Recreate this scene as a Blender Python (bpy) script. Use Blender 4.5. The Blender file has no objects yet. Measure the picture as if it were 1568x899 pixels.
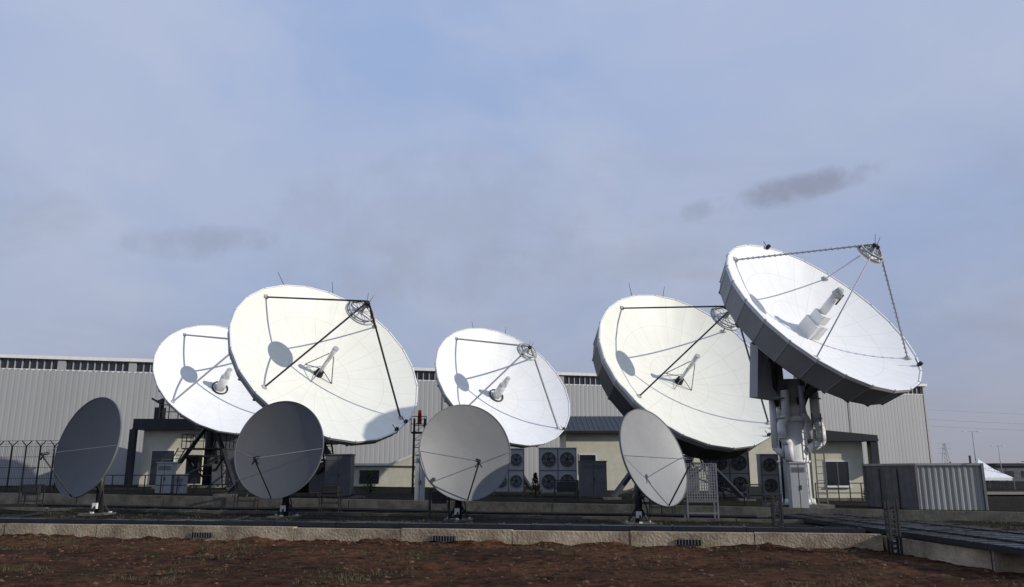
import bpy, math, random
from mathutils import Vector, Matrix, noise
random.seed(7)
scene=bpy.context.scene
scene.view_settings.view_transform='Standard'
scene.view_settings.look='None'
scene.view_settings.exposure=0
V=Vector
# ------------------------------------------------------------------ materials
def mat(name,col,rough=.6,metal=0,var=.15,scale=3.0,bump=0.0,bscale=20,spec=.4,streak=False,dark=None):
    m=bpy.data.materials.new(name); m.use_nodes=True
    nt=m.node_tree; N=nt.nodes; L=nt.links
    b=N['Principled BSDF']
    b.inputs['Roughness'].default_value=rough; b.inputs['Metallic'].default_value=metal
    b.inputs['Specular IOR Level'].default_value=spec
    tc=N.new('ShaderNodeTexCoord')
    src=tc.outputs['Object']
    if streak:
        mp=N.new('ShaderNodeMapping'); mp.inputs['Scale'].default_value=(1,1,.15); L.new(src,mp.inputs[0]); src=mp.outputs[0]
    n=N.new('ShaderNodeTexNoise'); n.inputs['Scale'].default_value=scale; n.inputs['Detail'].default_value=6; n.inputs['Roughness'].default_value=.65
    L.new(src,n.inputs['Vector'])
    r=N.new('ShaderNodeValToRGB')
    r.color_ramp.elements[0].position=.3; r.color_ramp.elements[1].position=.7
    d=dark if dark else tuple(c*(1-var) for c in col)
    r.color_ramp.elements[0].color=(*d,1); r.color_ramp.elements[1].color=(*[min(1,c*(1+var*.4)) for c in col],1)
    L.new(n.outputs['Fac'],r.inputs[0]); L.new(r.outputs[0],b.inputs['Base Color'])
    if bump>0:
        n2=N.new('ShaderNodeTexNoise'); n2.inputs['Scale'].default_value=bscale; n2.inputs['Detail'].default_value=8
        L.new(tc.outputs['Object'],n2.inputs['Vector'])
        bp=N.new('ShaderNodeBump'); bp.inputs['Strength'].default_value=bump; bp.inputs['Distance'].default_value=.05
        L.new(n2.outputs['Fac'],bp.inputs['Height']); L.new(bp.outputs[0],b.inputs['Normal'])
    return m
def dish_mat(name,col,R,nrad,rings,line=.02,dk=.72,var=.06):
    m=mat(name,col,.45,0,var,.8,spec=.3)
    nt=m.node_tree;N=nt.nodes;L=nt.links;b=N['Principled BSDF']
    base=b.inputs['Base Color'].links[0].from_socket
    tc=N.new('ShaderNodeTexCoord'); sp=N.new('ShaderNodeSeparateXYZ'); L.new(tc.outputs['Object'],sp.inputs[0])
    def M(op,a,b2=None,clamp=False):
        x=N.new('ShaderNodeMath'); x.operation=op; x.use_clamp=clamp
        for i,s in enumerate((a,b2)):
            if s is None: continue
            if isinstance(s,(int,float)): x.inputs[i].default_value=s
            else: L.new(s,x.inputs[i])
        return x.outputs[0]
    ang=M('ARCTAN2',sp.outputs[1],sp.outputs[0])
    r=M('SQRT',M('ADD',M('MULTIPLY',sp.outputs[0],sp.outputs[0]),M('MULTIPLY',sp.outputs[1],sp.outputs[1])))
    f=M('ABSOLUTE',M('SUBTRACT',M('FRACT',M('MULTIPLY',ang,nrad/(2*math.pi))),.5))
    d=M('MULTIPLY',M('MULTIPLY',f,2*math.pi/nrad),r)
    l=M('LESS_THAN',d,line)
    for k in rings:
        l=M('MAXIMUM',l,M('LESS_THAN',M('ABSOLUTE',M('SUBTRACT',r,k*R)),line))
    mx=N.new('ShaderNodeMix'); mx.data_type='RGBA'
    L.new(l,mx.inputs[0]); L.new(base,mx.inputs[6]); mx.inputs[7].default_value=(*[c*dk for c in col],1)
    L.new(mx.outputs[2],b.inputs['Base Color'])
    return m
WHITE=mat('white_paint',(.70,.70,.69),.45,0,.12,2,streak=True)
LGREY=mat('light_grey_paint',(.36,.37,.37),.5,0,.15,2,streak=True)
MGREY=mat('mid_grey_metal',(.12,.123,.13),.5,.1,.25,2)
SHELL=mat('shell_grey_paint',(.28,.285,.285),.55,0,.2,1,streak=True)
DSHELL=mat('shell_shaded_underside',(.05,.051,.055),.55,0,.3,1)  # near-black shade of the dish undersides put into the base colour
DGREY=mat('dark_steel',(.028,.029,.032),.5,.2,.3,3)
BLACK=mat('black_metal',(.012,.012,.014),.55,.2,.3,3)
GALV=mat('galvanised_steel',(.22,.225,.235),.4,.5,.25,6)
SDISH=mat('grey_dish_paint',(.12,.125,.13),.42,.0,.12,1.2)
CONC=mat('concrete',(.46,.37,.25),.9,0,.45,.8,.8,12,streak=False,dark=(.13,.095,.06))
CONC2=mat('grey_concrete',(.14,.13,.11),.9,0,.4,1.5,.4,14,dark=(.05,.045,.035))
CREAM=mat('cream_render',(.60,.57,.45),.85,0,.15,1.5,.1,30)
CLAD=mat('cladding',(.33,.33,.33),.5,.0,.12,.25,streak=True)
GLASS=mat('dark_glass',(.015,.018,.024),.15,0,.3,1,spec=.6)
ROOF=mat('roof_metal',(.022,.025,.030),.5,.2,.3,1)
TRAY=mat('tray_metal',(.022,.025,.031),.5,.2,.4,2.5)
CONT=mat('container_paint',(.34,.345,.32),.5,0,.3,1.5,streak=True)
RED=mat('red_plastic',(.4,.03,.02),.4)
LEAF=mat('conifer_foliage',(.045,.065,.03),.8,0,.5,6)
GRASS=mat('grass_blades',(.06,.072,.026),.8,0,.5,1.5,dark=(.065,.048,.022))
FARTREE=mat('distant_foliage',(.06,.065,.06),.9,0,.4,.3)
CLOD=mat('soil_clods_mat',(.12,.058,.034),.95,0,.6,2)
FABRIC=mat('tent_fabric',(.8,.8,.8),.7)
# ------------------------------------------------------------------ mesh builder
class B:
    def __init__(s,mats): s.v=[];s.f=[];s.m=[];s.mats=mats if isinstance(mats,list) else [mats]; s.sm=[]
    def add(s,vs,fs,mi=0,smooth=False):
        o=len(s.v); s.v+= [V(x) for x in vs]
        for f in fs: s.f.append([i+o for i in f]); s.m.append(mi); s.sm.append(smooth)
    def box(s,lo,hi,mi=0,M=None):
        x0,y0,z0=lo;x1,y1,z1=hi
        vs=[V(p) for p in((x0,y0,z0),(x1,y0,z0),(x1,y1,z0),(x0,y1,z0),(x0,y0,z1),(x1,y0,z1),(x1,y1,z1),(x0,y1,z1))]
        if M: vs=[M@p for p in vs]
        s.add(vs,[(0,3,2,1),(4,5,6,7),(0,1,5,4),(1,2,6,5),(2,3,7,6),(3,0,4,7)],mi)
    def frame(s,p0,p1):
        d=(p1-p0); l=d.length; d=d/l
        a=V((0,0,1)) if abs(d.z)<.95 else V((0,1,0))
        x=d.cross(a).normalized(); y=x.cross(d).normalized()
        return d,x,y,l
    def beam(s,p0,p1,w,h=None,mi=0):
        p0=V(p0);p1=V(p1);h=h or w
        d,x,y,l=s.frame(p0,p1)
        vs=[p+x*sx*w/2+y*sy*h/2 for p in(p0,p1) for sx,sy in((-1,-1),(1,-1),(1,1),(-1,1))]
        s.add(vs,[(0,3,2,1),(4,5,6,7),(0,1,5,4),(1,2,6,5),(2,3,7,6),(3,0,4,7)],mi)
    def cyl(s,p0,p1,r0,r1=None,n=10,mi=0,caps=True):
        p0=V(p0);p1=V(p1); r1=r0 if r1 is None else r1
        d,x,y,l=s.frame(p0,p1)
        vs=[]
        for p,r in((p0,r0),(p1,r1)):
            for i in range(n):
                a=2*math.pi*i/n; vs.append(p+x*math.cos(a)*r+y*math.sin(a)*r)
        s.add(vs,[(i,(i+1)%n,n+(i+1)%n,n+i) for i in range(n)],mi,n>6)
        if caps:
            o=len(s.v)-2*n
            s.f.append([o+i for i in reversed(range(n))]);s.m.append(mi);s.sm.append(False)
            s.f.append([o+n+i for i in range(n)]);s.m.append(mi);s.sm.append(False)
    def path(s,pts,r,n=10,mi=0):
        for a,b in zip(pts,pts[1:]): s.cyl(a,b,r,r,n,mi)
        for p in pts[1:-1]: s.ball(p,r*1.0,mi)
    def ball(s,c,r,mi=0,n=8,k=5):
        c=V(c);vs=[]
        for j in range(k+1):
            t=math.pi*j/k
            for i in range(n):
                a=2*math.pi*i/n; vs.append(c+V((math.sin(t)*math.cos(a),math.sin(t)*math.sin(a),math.cos(t)))*r)
        s.add(vs,[(j*n+i,(j+1)*n+i,(j+1)*n+(i+1)%n,j*n+(i+1)%n) for j in range(k) for i in range(n)],mi,True)
    def lathe(s,prof,n,mi=0,smooth=True,off=0,M=None,poly=0):
        vs=[]
        for r,z in prof:
            for i in range(n):
                a=2*math.pi*i/n+off
                k=1
                if poly:
                    w=2*math.pi/poly; k=math.cos(w/2)/math.cos((a%w)-w/2)
                p=V((r*k*math.cos(a),r*k*math.sin(a),z)); vs.append(M@p if M else p)
        s.add(vs,[(j*n+i,j*n+(i+1)%n,(j+1)*n+(i+1)%n,(j+1)*n+i) for j in range(len(prof)-1) for i in range(n)],mi,smooth)
    def ring(s,c,r,t,n=32,mi=0,M=None):
        M=M or Matrix.Identity(4); c=V(c)
        s.lathe([(r-t,-t),(r+t,-t),(r+t,t),(r-t,t),(r-t,-t)],n,mi,False,0,M@Matrix.Translation(c))
    def ladder(s,p0,p1,w,mi=0,step=.3,t=.05,side=V((1,0,0))):
        p0=V(p0);p1=V(p1);n=int((p1-p0).length/step)
        s.beam(p0-side*w/2,p1-side*w/2,t,t,mi);s.beam(p0+side*w/2,p1+side*w/2,t,t,mi)
        for i in range(1,n):
            p=p0.lerp(p1,i/n);s.beam(p-side*w/2,p+side*w/2,t*.6,t*.6,mi)
    def rail(s,pts,z0,h,mi=0,t=.05,post=1.2):
        for a,b in zip(pts,pts[1:]):
            a=V((a[0],a[1],z0));b=V((b[0],b[1],z0));u=V((0,0,1))
            for k in(.5,1): s.beam(a+u*h*k,b+u*h*k,t,t,mi)
            n=max(1,int((b-a).length/post))
            for i in range(n+1):
                p=a.lerp(b,i/n);s.beam(p,p+u*h,t,t,mi)
    def build(s,name,parent=None,M=None):
        me=bpy.data.meshes.new(name)
        base=V((0,0,0))
        if parent is not None and M is None: base=parent.location
        me.from_pydata([v-base for v in s.v],[],s.f)
        for m in s.mats: me.materials.append(m)
        me.polygons.foreach_set('material_index',s.m); me.polygons.foreach_set('use_smooth',s.sm)
        me.update()
        o=bpy.data.objects.new(name,me); scene.collection.objects.link(o)
        if parent is not None:
            o.parent=parent
            if M is not None: o.matrix_local=Matrix.Translation(-parent.location)@M
        elif M is not None: o.matrix_world=M
        return o
def empty(name,loc):
    e=bpy.data.objects.new(name,None); e.location=V(loc); e.empty_display_size=.5; scene.collection.objects.link(e); return e
# ------------------------------------------------------------------ terrain
UD=V((.9826,-.1857,0)); VD=V((.1857,.9826,0)); O=V((0,28.4,0))
def uv2w(u,v,z=0): p=O+UD*u+VD*v; return V((p.x,p.y,z))
def w2uv(x,y):
    d=V((x,y,0))-O; return d.dot(UD),d.dot(VD)
def lerp(a,b,t): return a+(b-a)*max(0,min(1,t))
def z2top(u): return lerp(1.36,.78,(u+28)/48)
def z2bot(u): return lerp(.83,.40,(u+28)/48)
def isfore(u,v): return v<.15 and not (u>11.9-min(0,v)*.283+.38 and v>-4.7)
def gz(x,y,detail=True):
    u,v=w2uv(x,y)
    nz=noise.fractal(V((x*.5,y*.5,0)),.8,2.2,5) if detail else 0
    if isfore(u,v):
        z=0
        if detail and abs(x)<60:
            z+=.07*nz+.035*noise.noise(V((x*3,y*3,1)))+.035*noise.noise(V((x*8,y*8,5)))
            if v>-1.0 and u<11.5: z+=.17*max(0,(v+1.0))*max(0,.35+1.1*noise.noise(V((x*.7,y*.7,3)))+.8*noise.noise(V((x*2.6,y*2.6,8))))
        return z
    if v<10.15:
        z=lerp(.40,z2bot(u),v/10)
        return z+ (.05*nz if detail and v>.7 else 0)
    z=z2top(u)-.05
    if v>60: z=lerp(z,.5,(v-60)/60)
    return z+(.03*nz if v<60 and detail else 0)
us=[-4000,-1500,-500,-200,-100,-60,-45]+[-36+.2*i for i in range(0,361)]+[45,60,100,200,500,1500,4000]
vs_=[-60,-40,-30,-22]+[-17+.16*i for i in range(0,107)]+[.3]+[.6+.45*i for i in range(21)]+[10.05,10.3]+[11,12,13,14,16,18,20,24,28,32,38,45,52,60,70,90,120,160,250,500,1200,4000]
gb=[];gf=[];gm=[]
for v in vs_:
    for u in us:
        p=uv2w(u,v); p.z=gz(p.x,p.y); gb.append(p)
nu=len(us)
for j in range(len(vs_)-1):
    for i in range(nu-1):
        gf.append((j*nu+i,j*nu+i+1,(j+1)*nu+i+1,(j+1)*nu+i))
        vm=(vs_[j]+vs_[j+1])/2; um=(us[i]+us[i+1])/2
        gm.append(0 if isfore(um,vm) else 1)
def soil_mat(name,c1,c2,g1,gpos,bump,gs=.35):
    m=bpy.data.materials.new(name);m.use_nodes=True;nt=m.node_tree;N=nt.nodes;L=nt.links;b=N['Principled BSDF']
    b.inputs['Roughness'].default_value=.95;b.inputs['Specular IOR Level'].default_value=.1
    tc=N.new('ShaderNodeTexCoord')
    def nz(s,d=8,r=.6):
        n=N.new('ShaderNodeTexNoise');n.inputs['Scale'].default_value=s;n.inputs['Detail'].default_value=d;n.inputs['Roughness'].default_value=r
        L.new(tc.outputs['Object'],n.inputs['Vector']);return n.outputs['Fac']
    def ramp(f,p0,c0,p1,c1):
        r=N.new('ShaderNodeValToRGB');e=r.color_ramp.elements;e[0].position=p0;e[1].position=p1;e[0].color=(*c0,1);e[1].color=(*c1,1);L.new(f,r.inputs[0]);return r.outputs[0]
    A=ramp(nz(2.2,10,.8),.40,c1,.64,c2)
    Bm=ramp(nz(gs,9,.75),gpos,(0,0,0),gpos+.07,(1,1,1))
    C=ramp(nz(14,6),.35,tuple(k*.4 for k in g1),.65,g1)
    mx=N.new('ShaderNodeMix');mx.data_type='RGBA';L.new(Bm,mx.inputs[0]);L.new(A,mx.inputs[6]);L.new(C,mx.inputs[7])
    P=ramp(nz(.22,4,.6),.38,(.4,.38,.36),.6,(1,1,1))
    mu=N.new('ShaderNodeMix');mu.data_type='RGBA';mu.blend_type='MULTIPLY';mu.inputs[0].default_value=1;L.new(mx.outputs[2],mu.inputs[6]);L.new(P,mu.inputs[7])
    L.new(mu.outputs[2],b.inputs['Base Color'])
    bp=N.new('ShaderNodeBump');bp.inputs['Strength'].default_value=bump;bp.inputs['Distance'].default_value=.15
    L.new(nz(6,14,.85),bp.inputs['Height']);L.new(bp.outputs[0],b.inputs['Normal'])
    return m
SOIL=soil_mat('brown_soil',(.022,.010,.006),(.20,.09,.042),(.060,.058,.022),.55,1.0,.5)
TERR=soil_mat('dark_grass_ground',(.010,.008,.005),(.055,.036,.018),(.022,.024,.010),.46,.8)
me=bpy.data.meshes.new('ground');me.from_pydata(gb,[],gf);me.materials.append(SOIL);me.materials.append(TERR)
me.polygons.foreach_set('material_index',gm);me.polygons.foreach_set('use_smooth',[True]*len(gf));me.update()
g=bpy.data.objects.new('ground',me);scene.collection.objects.link(g)
b=B(CLOD)
t=(1+5**.5)/2
ico=[V(p).normalized() for p in((-1,t,0),(1,t,0),(-1,-t,0),(1,-t,0),(0,-1,t),(0,1,t),(0,-1,-t),(0,1,-t),(t,0,-1),(t,0,1),(-t,0,-1),(-t,0,1))]
icf=[(0,11,5),(0,5,1),(0,1,7),(0,7,10),(0,10,11),(1,5,9),(5,11,4),(11,10,2),(10,7,6),(7,1,8),(3,9,4),(3,4,2),(3,2,6),(3,6,8),(3,8,9),(4,9,5),(2,4,11),(6,2,10),(8,6,7),(9,8,1)]
for k in range(6000):
    u=random.uniform(-24,24); v=-random.uniform(.05,13) if random.random()<.75 else random.uniform(-.8,-.05)
    if u>12.0 and v>-4.95: continue
    p=uv2w(u,v);p.z=gz(p.x,p.y); s=min(.09,.010+random.expovariate(1/.015))
    b.add([p+V((q.x*s*random.uniform(.6,1.4),q.y*s*random.uniform(.6,1.4),q.z*s*.6*random.uniform(.6,1.4))) for q in ico],icf)
b.build('soil_clods')
b=B(GRASS)
def tuft(p,h,n,sp):
    for i in range(n):
        a=random.uniform(0,6.28);q=p+V((random.gauss(0,sp),random.gauss(0,sp),0));w=.008
        l=V((math.cos(a),math.sin(a),0));hh=h*random.uniform(.4,1.2)
        sd=V((-l.y,l.x,0))*w
        b.add([q-sd,q+sd,q+l*hh*.3+V((0,0,hh*.7))+sd*.6,q+l*hh*.3+V((0,0,hh*.7))-sd*.6,q+l*hh*.8+V((0,0,hh))],[(0,1,2,3),(3,2,4)])
for k in range(6500):
    u=random.uniform(-24,24);v=random.uniform(-13,9.5)
    p=uv2w(u,v)
    if v<0 and noise.noise(V((p.x*.4,p.y*.5,9)))+.3*noise.noise(V((p.x*1.7,p.y*1.7,2)))<.2: continue
    if v>0 and random.random()<.55: continue
    if abs(v)<.5: continue
    if 10.6<p.x<16.5 and v>-5: continue
    p.z=gz(p.x,p.y);tuft(p,random.uniform(.04,.11),random.randint(8,20),.14)
b.build('grass')
# retaining walls
e=empty('retaining_wall',uv2w(-20,0,0))
b=B([CONC,BLACK,GALV])
seg=4.0;u=-60
while u<11.9:
    u1=min(u+seg,11.9)
    dz=random.uniform(-.025,.025);dv=random.uniform(-.02,.02)
    n=VD*.3;m=8;zt=.5+dz
    # broken, slightly uneven top edge
    bt=[];tp=[]
    for i in range(m+1):
        q=u+.015+(u1-u-.03)*i/m
        z=zt+.012*noise.noise(V((q*2.1,0,4)))-max(0,noise.noise(V((q*1.3,3,4)))-.35)*.12
        for off in(V((0,0,0)),n):
            p=uv2w(q,dv)+off;bt.append(V((p.x,p.y,-.3)));tp.append(V((p.x,p.y,z if off.length==0 else zt)))
    k=len(bt);fs=[]
    for i in range(m):
        a,c=2*i,2*i+2
        fs+=[(a,c,k+c,k+a),(c+1,a+1,k+a+1,k+c+1),(k+a,k+c,k+c+1,k+a+1)]
    fs+=[(0,k,k+1,1),(2*m,2*m+1,k+2*m+1,k+2*m)]
    b.add(bt+tp,fs)
    u=u1
for u in(-11.6,-2.4,5.9,-21,-31):
    c=uv2w(u,-.03,.2);b.beam(c-UD*.42,c+UD*.42,.04,.16,1)
    for k in range(9): b.beam(c-UD*(.4-.1*k)-VD*.03+V((0,0,-.08)),c-UD*(.4-.1*k)-VD*.03+V((0,0,.08)),.02,.02,2)
def wallseg(b,A,C,th,zb,zt,mi=0):
    A=V(A);C=V(C);d=(C-A).normalized();n=V((-d.y,d.x,0))*th
    vs=[V((p.x,p.y,zb)) for p in(A,C,C+n,A+n)]
    tops=[V((p.x,p.y,z)) for p,z in zip((A,C,C+n,A+n),(zt if isinstance(zt,tuple) else (zt,zt))+((zt[1],zt[0]) if isinstance(zt,tuple) else (zt,zt)))]
    b.add(vs+tops,[(4,5,6,7),(0,1,5,4),(1,2,6,5),(2,3,7,6),(3,0,4,7)],mi)
wallseg(b,uv2w(11.92,.28),uv2w(13.3,-4.6),.8,-.3,.47)
wallseg(b,uv2w(13.3,-4.98),uv2w(45,-4.98),.37,-.3,.5)
b.build('wall_segments',e)
e=empty('terrace_kerb_wall',uv2w(0,10,0))
b=B(CONC2)
u=-60
while u<45:
    u1=u+5
    wallseg(b,uv2w(u+.02,10),uv2w(u1-.02,10),.28,0,(z2top(u)+.03,z2top(u1)+.03));u=u1
b.build('kerb_segments',e)
e=empty('low_kerb',uv2w(0,5.5,0));b=B(CONC2)
u=-60
while u<10:
    za=gz(*uv2w(u,6.8)[:2],False)+.11
    wallseg(b,uv2w(u+.02,6.8),uv2w(u+3.96,6.8),.18,0,za);u+=4
b.build('kerb_stones',e)
def tray(name,A,C,w,z,rung=.6):
    A=V(A);C=V(C);e=empty(name,(A.x,A.y,z));b=B([TRAY,DGREY]);d=(C-A).normalized();n=V((-d.y,d.x,0));L=(C-A).length
    s=0
    while s<L:
        s1=min(s+2.4,L);a=A+d*(s+.01);c=A+d*(s1-.01);dz=random.uniform(-.012,.012)
        b.beam(V((a.x,a.y,z+dz)),V((c.x,c.y,z+dz)),w,.05)
        for sd in(-1,1):
            o=n*sd*(w/2+.02);b.beam(V((a.x,a.y,z-.04))+o,V((c.x,c.y,z-.04))+o,.03,.16)
        q=s
        while q<s1:
            p=A+d*q;b.beam(V((p.x,p.y,z+.035))-n*w/2,V((p.x,p.y,z+.035))+n*w/2,.06,.04,1);q+=rung
        p=A+d*s;zg=gz(p.x,p.y,False)
        for sd in(-1,1): b.beam(V((p.x,p.y,zg-.2))+n*sd*w*.4,V((p.x,p.y,z-.03))+n*sd*w*.4,.06,.06,1)
        s=s1
    b.build('tray_cover',e)
tray('cable_tray',uv2w(-45,.75),uv2w(11.5,.75),.55,.62,1.2)
tray('cable_tray',uv2w(-45,1.55),uv2w(11.3,1.55),.4,.60,1.2)
for i,x in enumerate((12.3,13.4,14.5,15.6)):
    tray('cable_tray',(x+.25,18.8-(0 if i<1 else .3),0),(x-.6-i*.25,45-i*2.5,0),.7,.62+.03*(i%2),.6)
for (x,y,h,zb) in((11.55,25.0,1.62,0),(9.35,29.0,1.3,.4)):
    e=empty('vertical_cable_ladder',(x,y,zb));b=B(DGREY);
    b.ladder((x,y,zb-.1),(x,y,zb+h),.28,step=.14,t=.06);b.ladder((x,y+.22,zb-.1),(x,y+.22,zb+h*.96),.28,step=.14,t=.06)
    for k in range(6): b.beam((x-.14,y,zb+.2+k*.22),(x-.14,y+.22,zb+.25+k*.22),.03)
    b.build('ladder_frame',e)
# ------------------------------------------------------------------ satellite dishes
def frame_of(c,n):
    n=V(n).normalized();X=V((-n.y,n.x,0)).normalized();Y=n.cross(X).normalized()
    M=Matrix(((X.x,Y.x,n.x,c[0]),(X.y,Y.y,n.y,c[1]),(X.z,Y.z,n.z,c[2]),(0,0,0,1)));return M
def big_dish(c,n,D,kind,angles,feet,t,apex,col,dr=.135,sub=.075,shroud=.5,rods=()):
    M=frame_of(c,n);Mi=M.inverted();R=D/2;dep=D*dr
    nn=V(n).normalized();hub=V(c)-nn*(D*.25)
    gx,gy=hub.x,hub.y; g0=gz(gx,gy,False)
    e=empty('satellite_dish',(gx,gy,g0))
    rm=dish_mat('reflector_panels',col,R,24 if kind!='B' else 16,(.33,.68) if kind!='C' else (.4,.72),.014*D/11,.82)
    b=B([rm,WHITE])
    prof=[(R*k/14,-dep*(1-(k/14)**2)) for k in range(15)]; prof[0]=(.02,-dep)
    b.lathe(prof,96,0,True,poly=24)
    b.build('reflector',e,M)
    b=B([WHITE,LGREY])
    b.lathe([(R,0.0),(R,.04),(R+.08,.04),(R+.08,-.12),(R+.02,-.13)],24,0,False)
    for i in range(24):
        a=2*math.pi*i/24;p=V((math.cos(a)*(R+.05),math.sin(a)*(R+.05),0));b.box(p-V((.035,.035,.14)),p+V((.035,.035,.06)),1)
    b.build('rim',e,M)
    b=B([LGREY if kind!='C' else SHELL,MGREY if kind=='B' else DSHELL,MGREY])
    lip=.35 if kind=='A' else .1
    tp=.955 if kind!='C' else .93
    b.lathe([(R+.03,-.1),(R+.0,-.1-lip)],24,0,False)
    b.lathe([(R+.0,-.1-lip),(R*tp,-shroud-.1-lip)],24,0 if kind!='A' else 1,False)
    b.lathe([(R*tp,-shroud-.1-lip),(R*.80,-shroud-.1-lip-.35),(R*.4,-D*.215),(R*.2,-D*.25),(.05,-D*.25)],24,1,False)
    for i in range(24):
        a=2*math.pi*i/24;cs,sn=math.cos(a),math.sin(a)
        P=lambda r,z:V((r*cs,r*sn,z))
        b.beam(P(R*tp,-shroud-.1-lip),P(R*.4,-D*.22),.09,.14,1 if kind=='C' else 2)
        b.beam(P(R+.02,-.1),P(R*tp+.005,-shroud-.1-lip),.04,.03,0 if kind=='C' else 2)
    b.lathe([(R*.2,-D*.21),(R*.2,-D*.29),(.02,-D*.29)],24,2,False)
    b.build('backing_structure',e,M)
    sm=DGREY if kind=='A' else LGREY
    b=B([sm,WHITE,LGREY,BLACK])
    rs=sub*D
    for k,a in enumerate(angles):
        a=math.radians(a);ra=.93 if kind!='A' or k!=2 else .82
        p0=V((math.cos(a)*R*ra,math.sin(a)*R*ra,-dep*(1-ra*ra)));p1=V((math.cos(a)*.2,math.sin(a)*.2,apex))
        if kind=='C' :
            if k in(1,3):
                b.beam(p0,p1,.06,.06)
                d=(p1-p0)
                for q in range(24):
                    pp=p0+d*(q+.5)/24; b.box(pp-V((.045,.045,.045)),pp+V((.045,.045,.045)),2)
            else: b.cyl(p0,p1,.032,.032,8,2)
        elif kind=='A': b.beam(p0,p1,.08 if k!=0 else .06,.08)
        else: b.beam(p0,p1,.11,.11)
        b.box(p0-V((.12,.12,.05)),p0+V((.12,.12,.10)),2)
        q=V((math.cos(a)*rs*.9,math.sin(a)*rs*.9,t+.15))
        b.beam(p1,q,.045,.045,2 if kind!='A' else 0)
        b.beam(V((0,0,apex)),p1,.08,.08)
    T=Matrix.Translation(V((0,0,t)))
    b.lathe([(.01,-.28*rs),(rs*.4,-.2*rs),(rs*.75,-.05*rs),(rs,.12*rs),(rs,.12*rs+.05),(rs*.6,.2),(.01,.2)],32,1,True,M=T)
    b.ring((0,0,t+.32),rs*.85,.035,32,2);b.ring((0,0,t+.15),rs*1.02,.03,32,2)
    for i in range(8):
        a=i*math.pi/4;b.beam(V((math.cos(a)*rs*.85,math.sin(a)*rs*.85,t+.32)),V((math.cos(a)*rs,math.sin(a)*rs,t+.12)),.04,.04,2)
        b.beam(V((0,0,t+.32)),V((math.cos(a)*rs*.85,math.sin(a)*rs*.85,t+.32)),.03,.03,2)
    b.cyl((0,0,t+.15),(0,0,apex+.05),.08,.08,10,2)
    b.box((-.12,-.12,apex-.05),(.12,.12,apex+.12),3)
    up=(Mi.to_3x3()@V((.1,0,1))).normalized()
    b.cyl(V((0,0,apex)),V((0,0,apex))+up*.6,.015,.01,5,3)
    b.cyl(V((.1,0,apex)),V((.1,0,apex))+(up+V((.5,0,0))).normalized()*.6,.015,.01,5,3)
    for a,l,tl in rods:
        a=math.radians(a);p=V((math.cos(a)*R,math.sin(a)*R,-.05));dd=(Mi.to_3x3()@V((tl,0,1))).normalized()
        b.cyl(p,p+dd*l,.022,.012,5,3)
    for a in ((-60,-50) if kind=='A' else (-40,88) if kind=='C' else (-48,)):
        a=math.radians(a);p=V((math.cos(a)*(R-.05),math.sin(a)*(R-.05),.05));b.box(p-V((.07,.07,.05)),p+V((.07,.07,.18)),3)
        b.beam(p,p+V((-.3,.2,.2)),.03,.03,3)
    b.build('subreflector_struts',e,M)
    b=B([WHITE,BLACK,LGREY]);z0=-dep
    if kind=='A':
        fl=.2*D
        b.cyl((0,0,z0),(0,0,z0+.3),.27,.22,14,1);b.cyl((0,0,z0+.3),(0,0,z0+fl*.55),.11,.11,12,0);b.cyl((0,0,z0+fl*.55),(0,0,z0+fl),.11,.17,14,0)
        b.cyl((0,0,z0+fl),(0,0,z0+fl+.03),.18,.18,14,2)
        for k in range(4):
            a=math.pi/4+k*math.pi/2;q=V((math.cos(a)*.95,math.sin(a)*.95,z0+.02))
            b.beam(q,(math.cos(a)*.16,math.sin(a)*.16,z0+fl*.75),.04,.04,1 if k%2 else 2)
            b.beam(q,(0,0,z0+.5),.03,.03,1)
    elif kind=='B':
        b.ring((0,0,z0+.1),.6,.04,28,1);b.cyl((0,0,z0),(0,0,z0+1.4),.36,.34,20,0);b.cyl((0,0,z0+1.4),(0,0,z0+2.3),.28,.2,20,0);b.cyl((0,0,z0+2.3),(0,0,z0+2.34),.18,.18,16,2)
    else:
        b.box((-.38,-.55,z0-.1),(.38,.36,z0+.8),0);b.box((-.28,-.38,z0+.8),(.28,.26,z0+1.3),0)
        b.cyl((0,0,z0+1.25),(0,0,z0+2.4),.2,.2,18,0);b.cyl((0,0,z0+2.4),(0,0,z0+2.75),.26,.15,18,2)
        b.box((.17,-.1,z0+1.9),(.36,.1,z0+2.5),1)
    b.build('feed_horn',e,M)
    hubf=V(c)-nn*(D*.28)
    if kind!='C':
        b=B([DGREY,BLACK,MGREY,CONC2])
        top=V((hubf.x,hubf.y,hubf.z))
        side=V((-nn.y,nn.x,0)).normalized()
        b.cyl((gx,gy,g0-.2),(gx,gy,hub.z-1.2),.42,.42,16,0)
        b.beam(V((gx,gy,hub.z-1.2))-side*1.0,V((gx,gy,hub.z-1.2))+side*1.0,.5,.4,0)
        for sd in(-1,1):
            b.beam(V((gx,gy,hub.z-1.3))+side*sd*.9,top+side*sd*.9,.3,.35,1)
            b.beam(top+side*sd*.9,V(c)-nn*(D*.21)+side*sd*R*.3,.2,.25,1)
        b.beam(top-side*1.1,top+side*1.1,.35,.35,1)
        ft=[V((x,y,gz(x,y,False))) for x,y in feet]
        for f in ft:
            b.beam(f,V((gx,gy,hub.z-1.6)),.26,.26,0)
            b.beam(f.lerp(V((gx,gy,hub.z-1.6)),.45),V((gx,gy,g0+.4)),.12,.12,1)
            b.box(f-V((.5,.5,.3)),f+V((.5,.5,.12)),3)
        for i in range(len(ft)):
            f1=ft[i].lerp(V((gx,gy,hub.z-1.6)),.45);f2=ft[(i+1)%len(ft)].lerp(V((gx,gy,hub.z-1.6)),.45);b.beam(f1,f2,.12,.12,0)
            b.beam(ft[i]+V((0,0,.2)),f2,.09,.09,0)
        b.box((gx-1,gy-1,g0-.3),(gx+1,gy+1,g0+.18),3)
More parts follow.
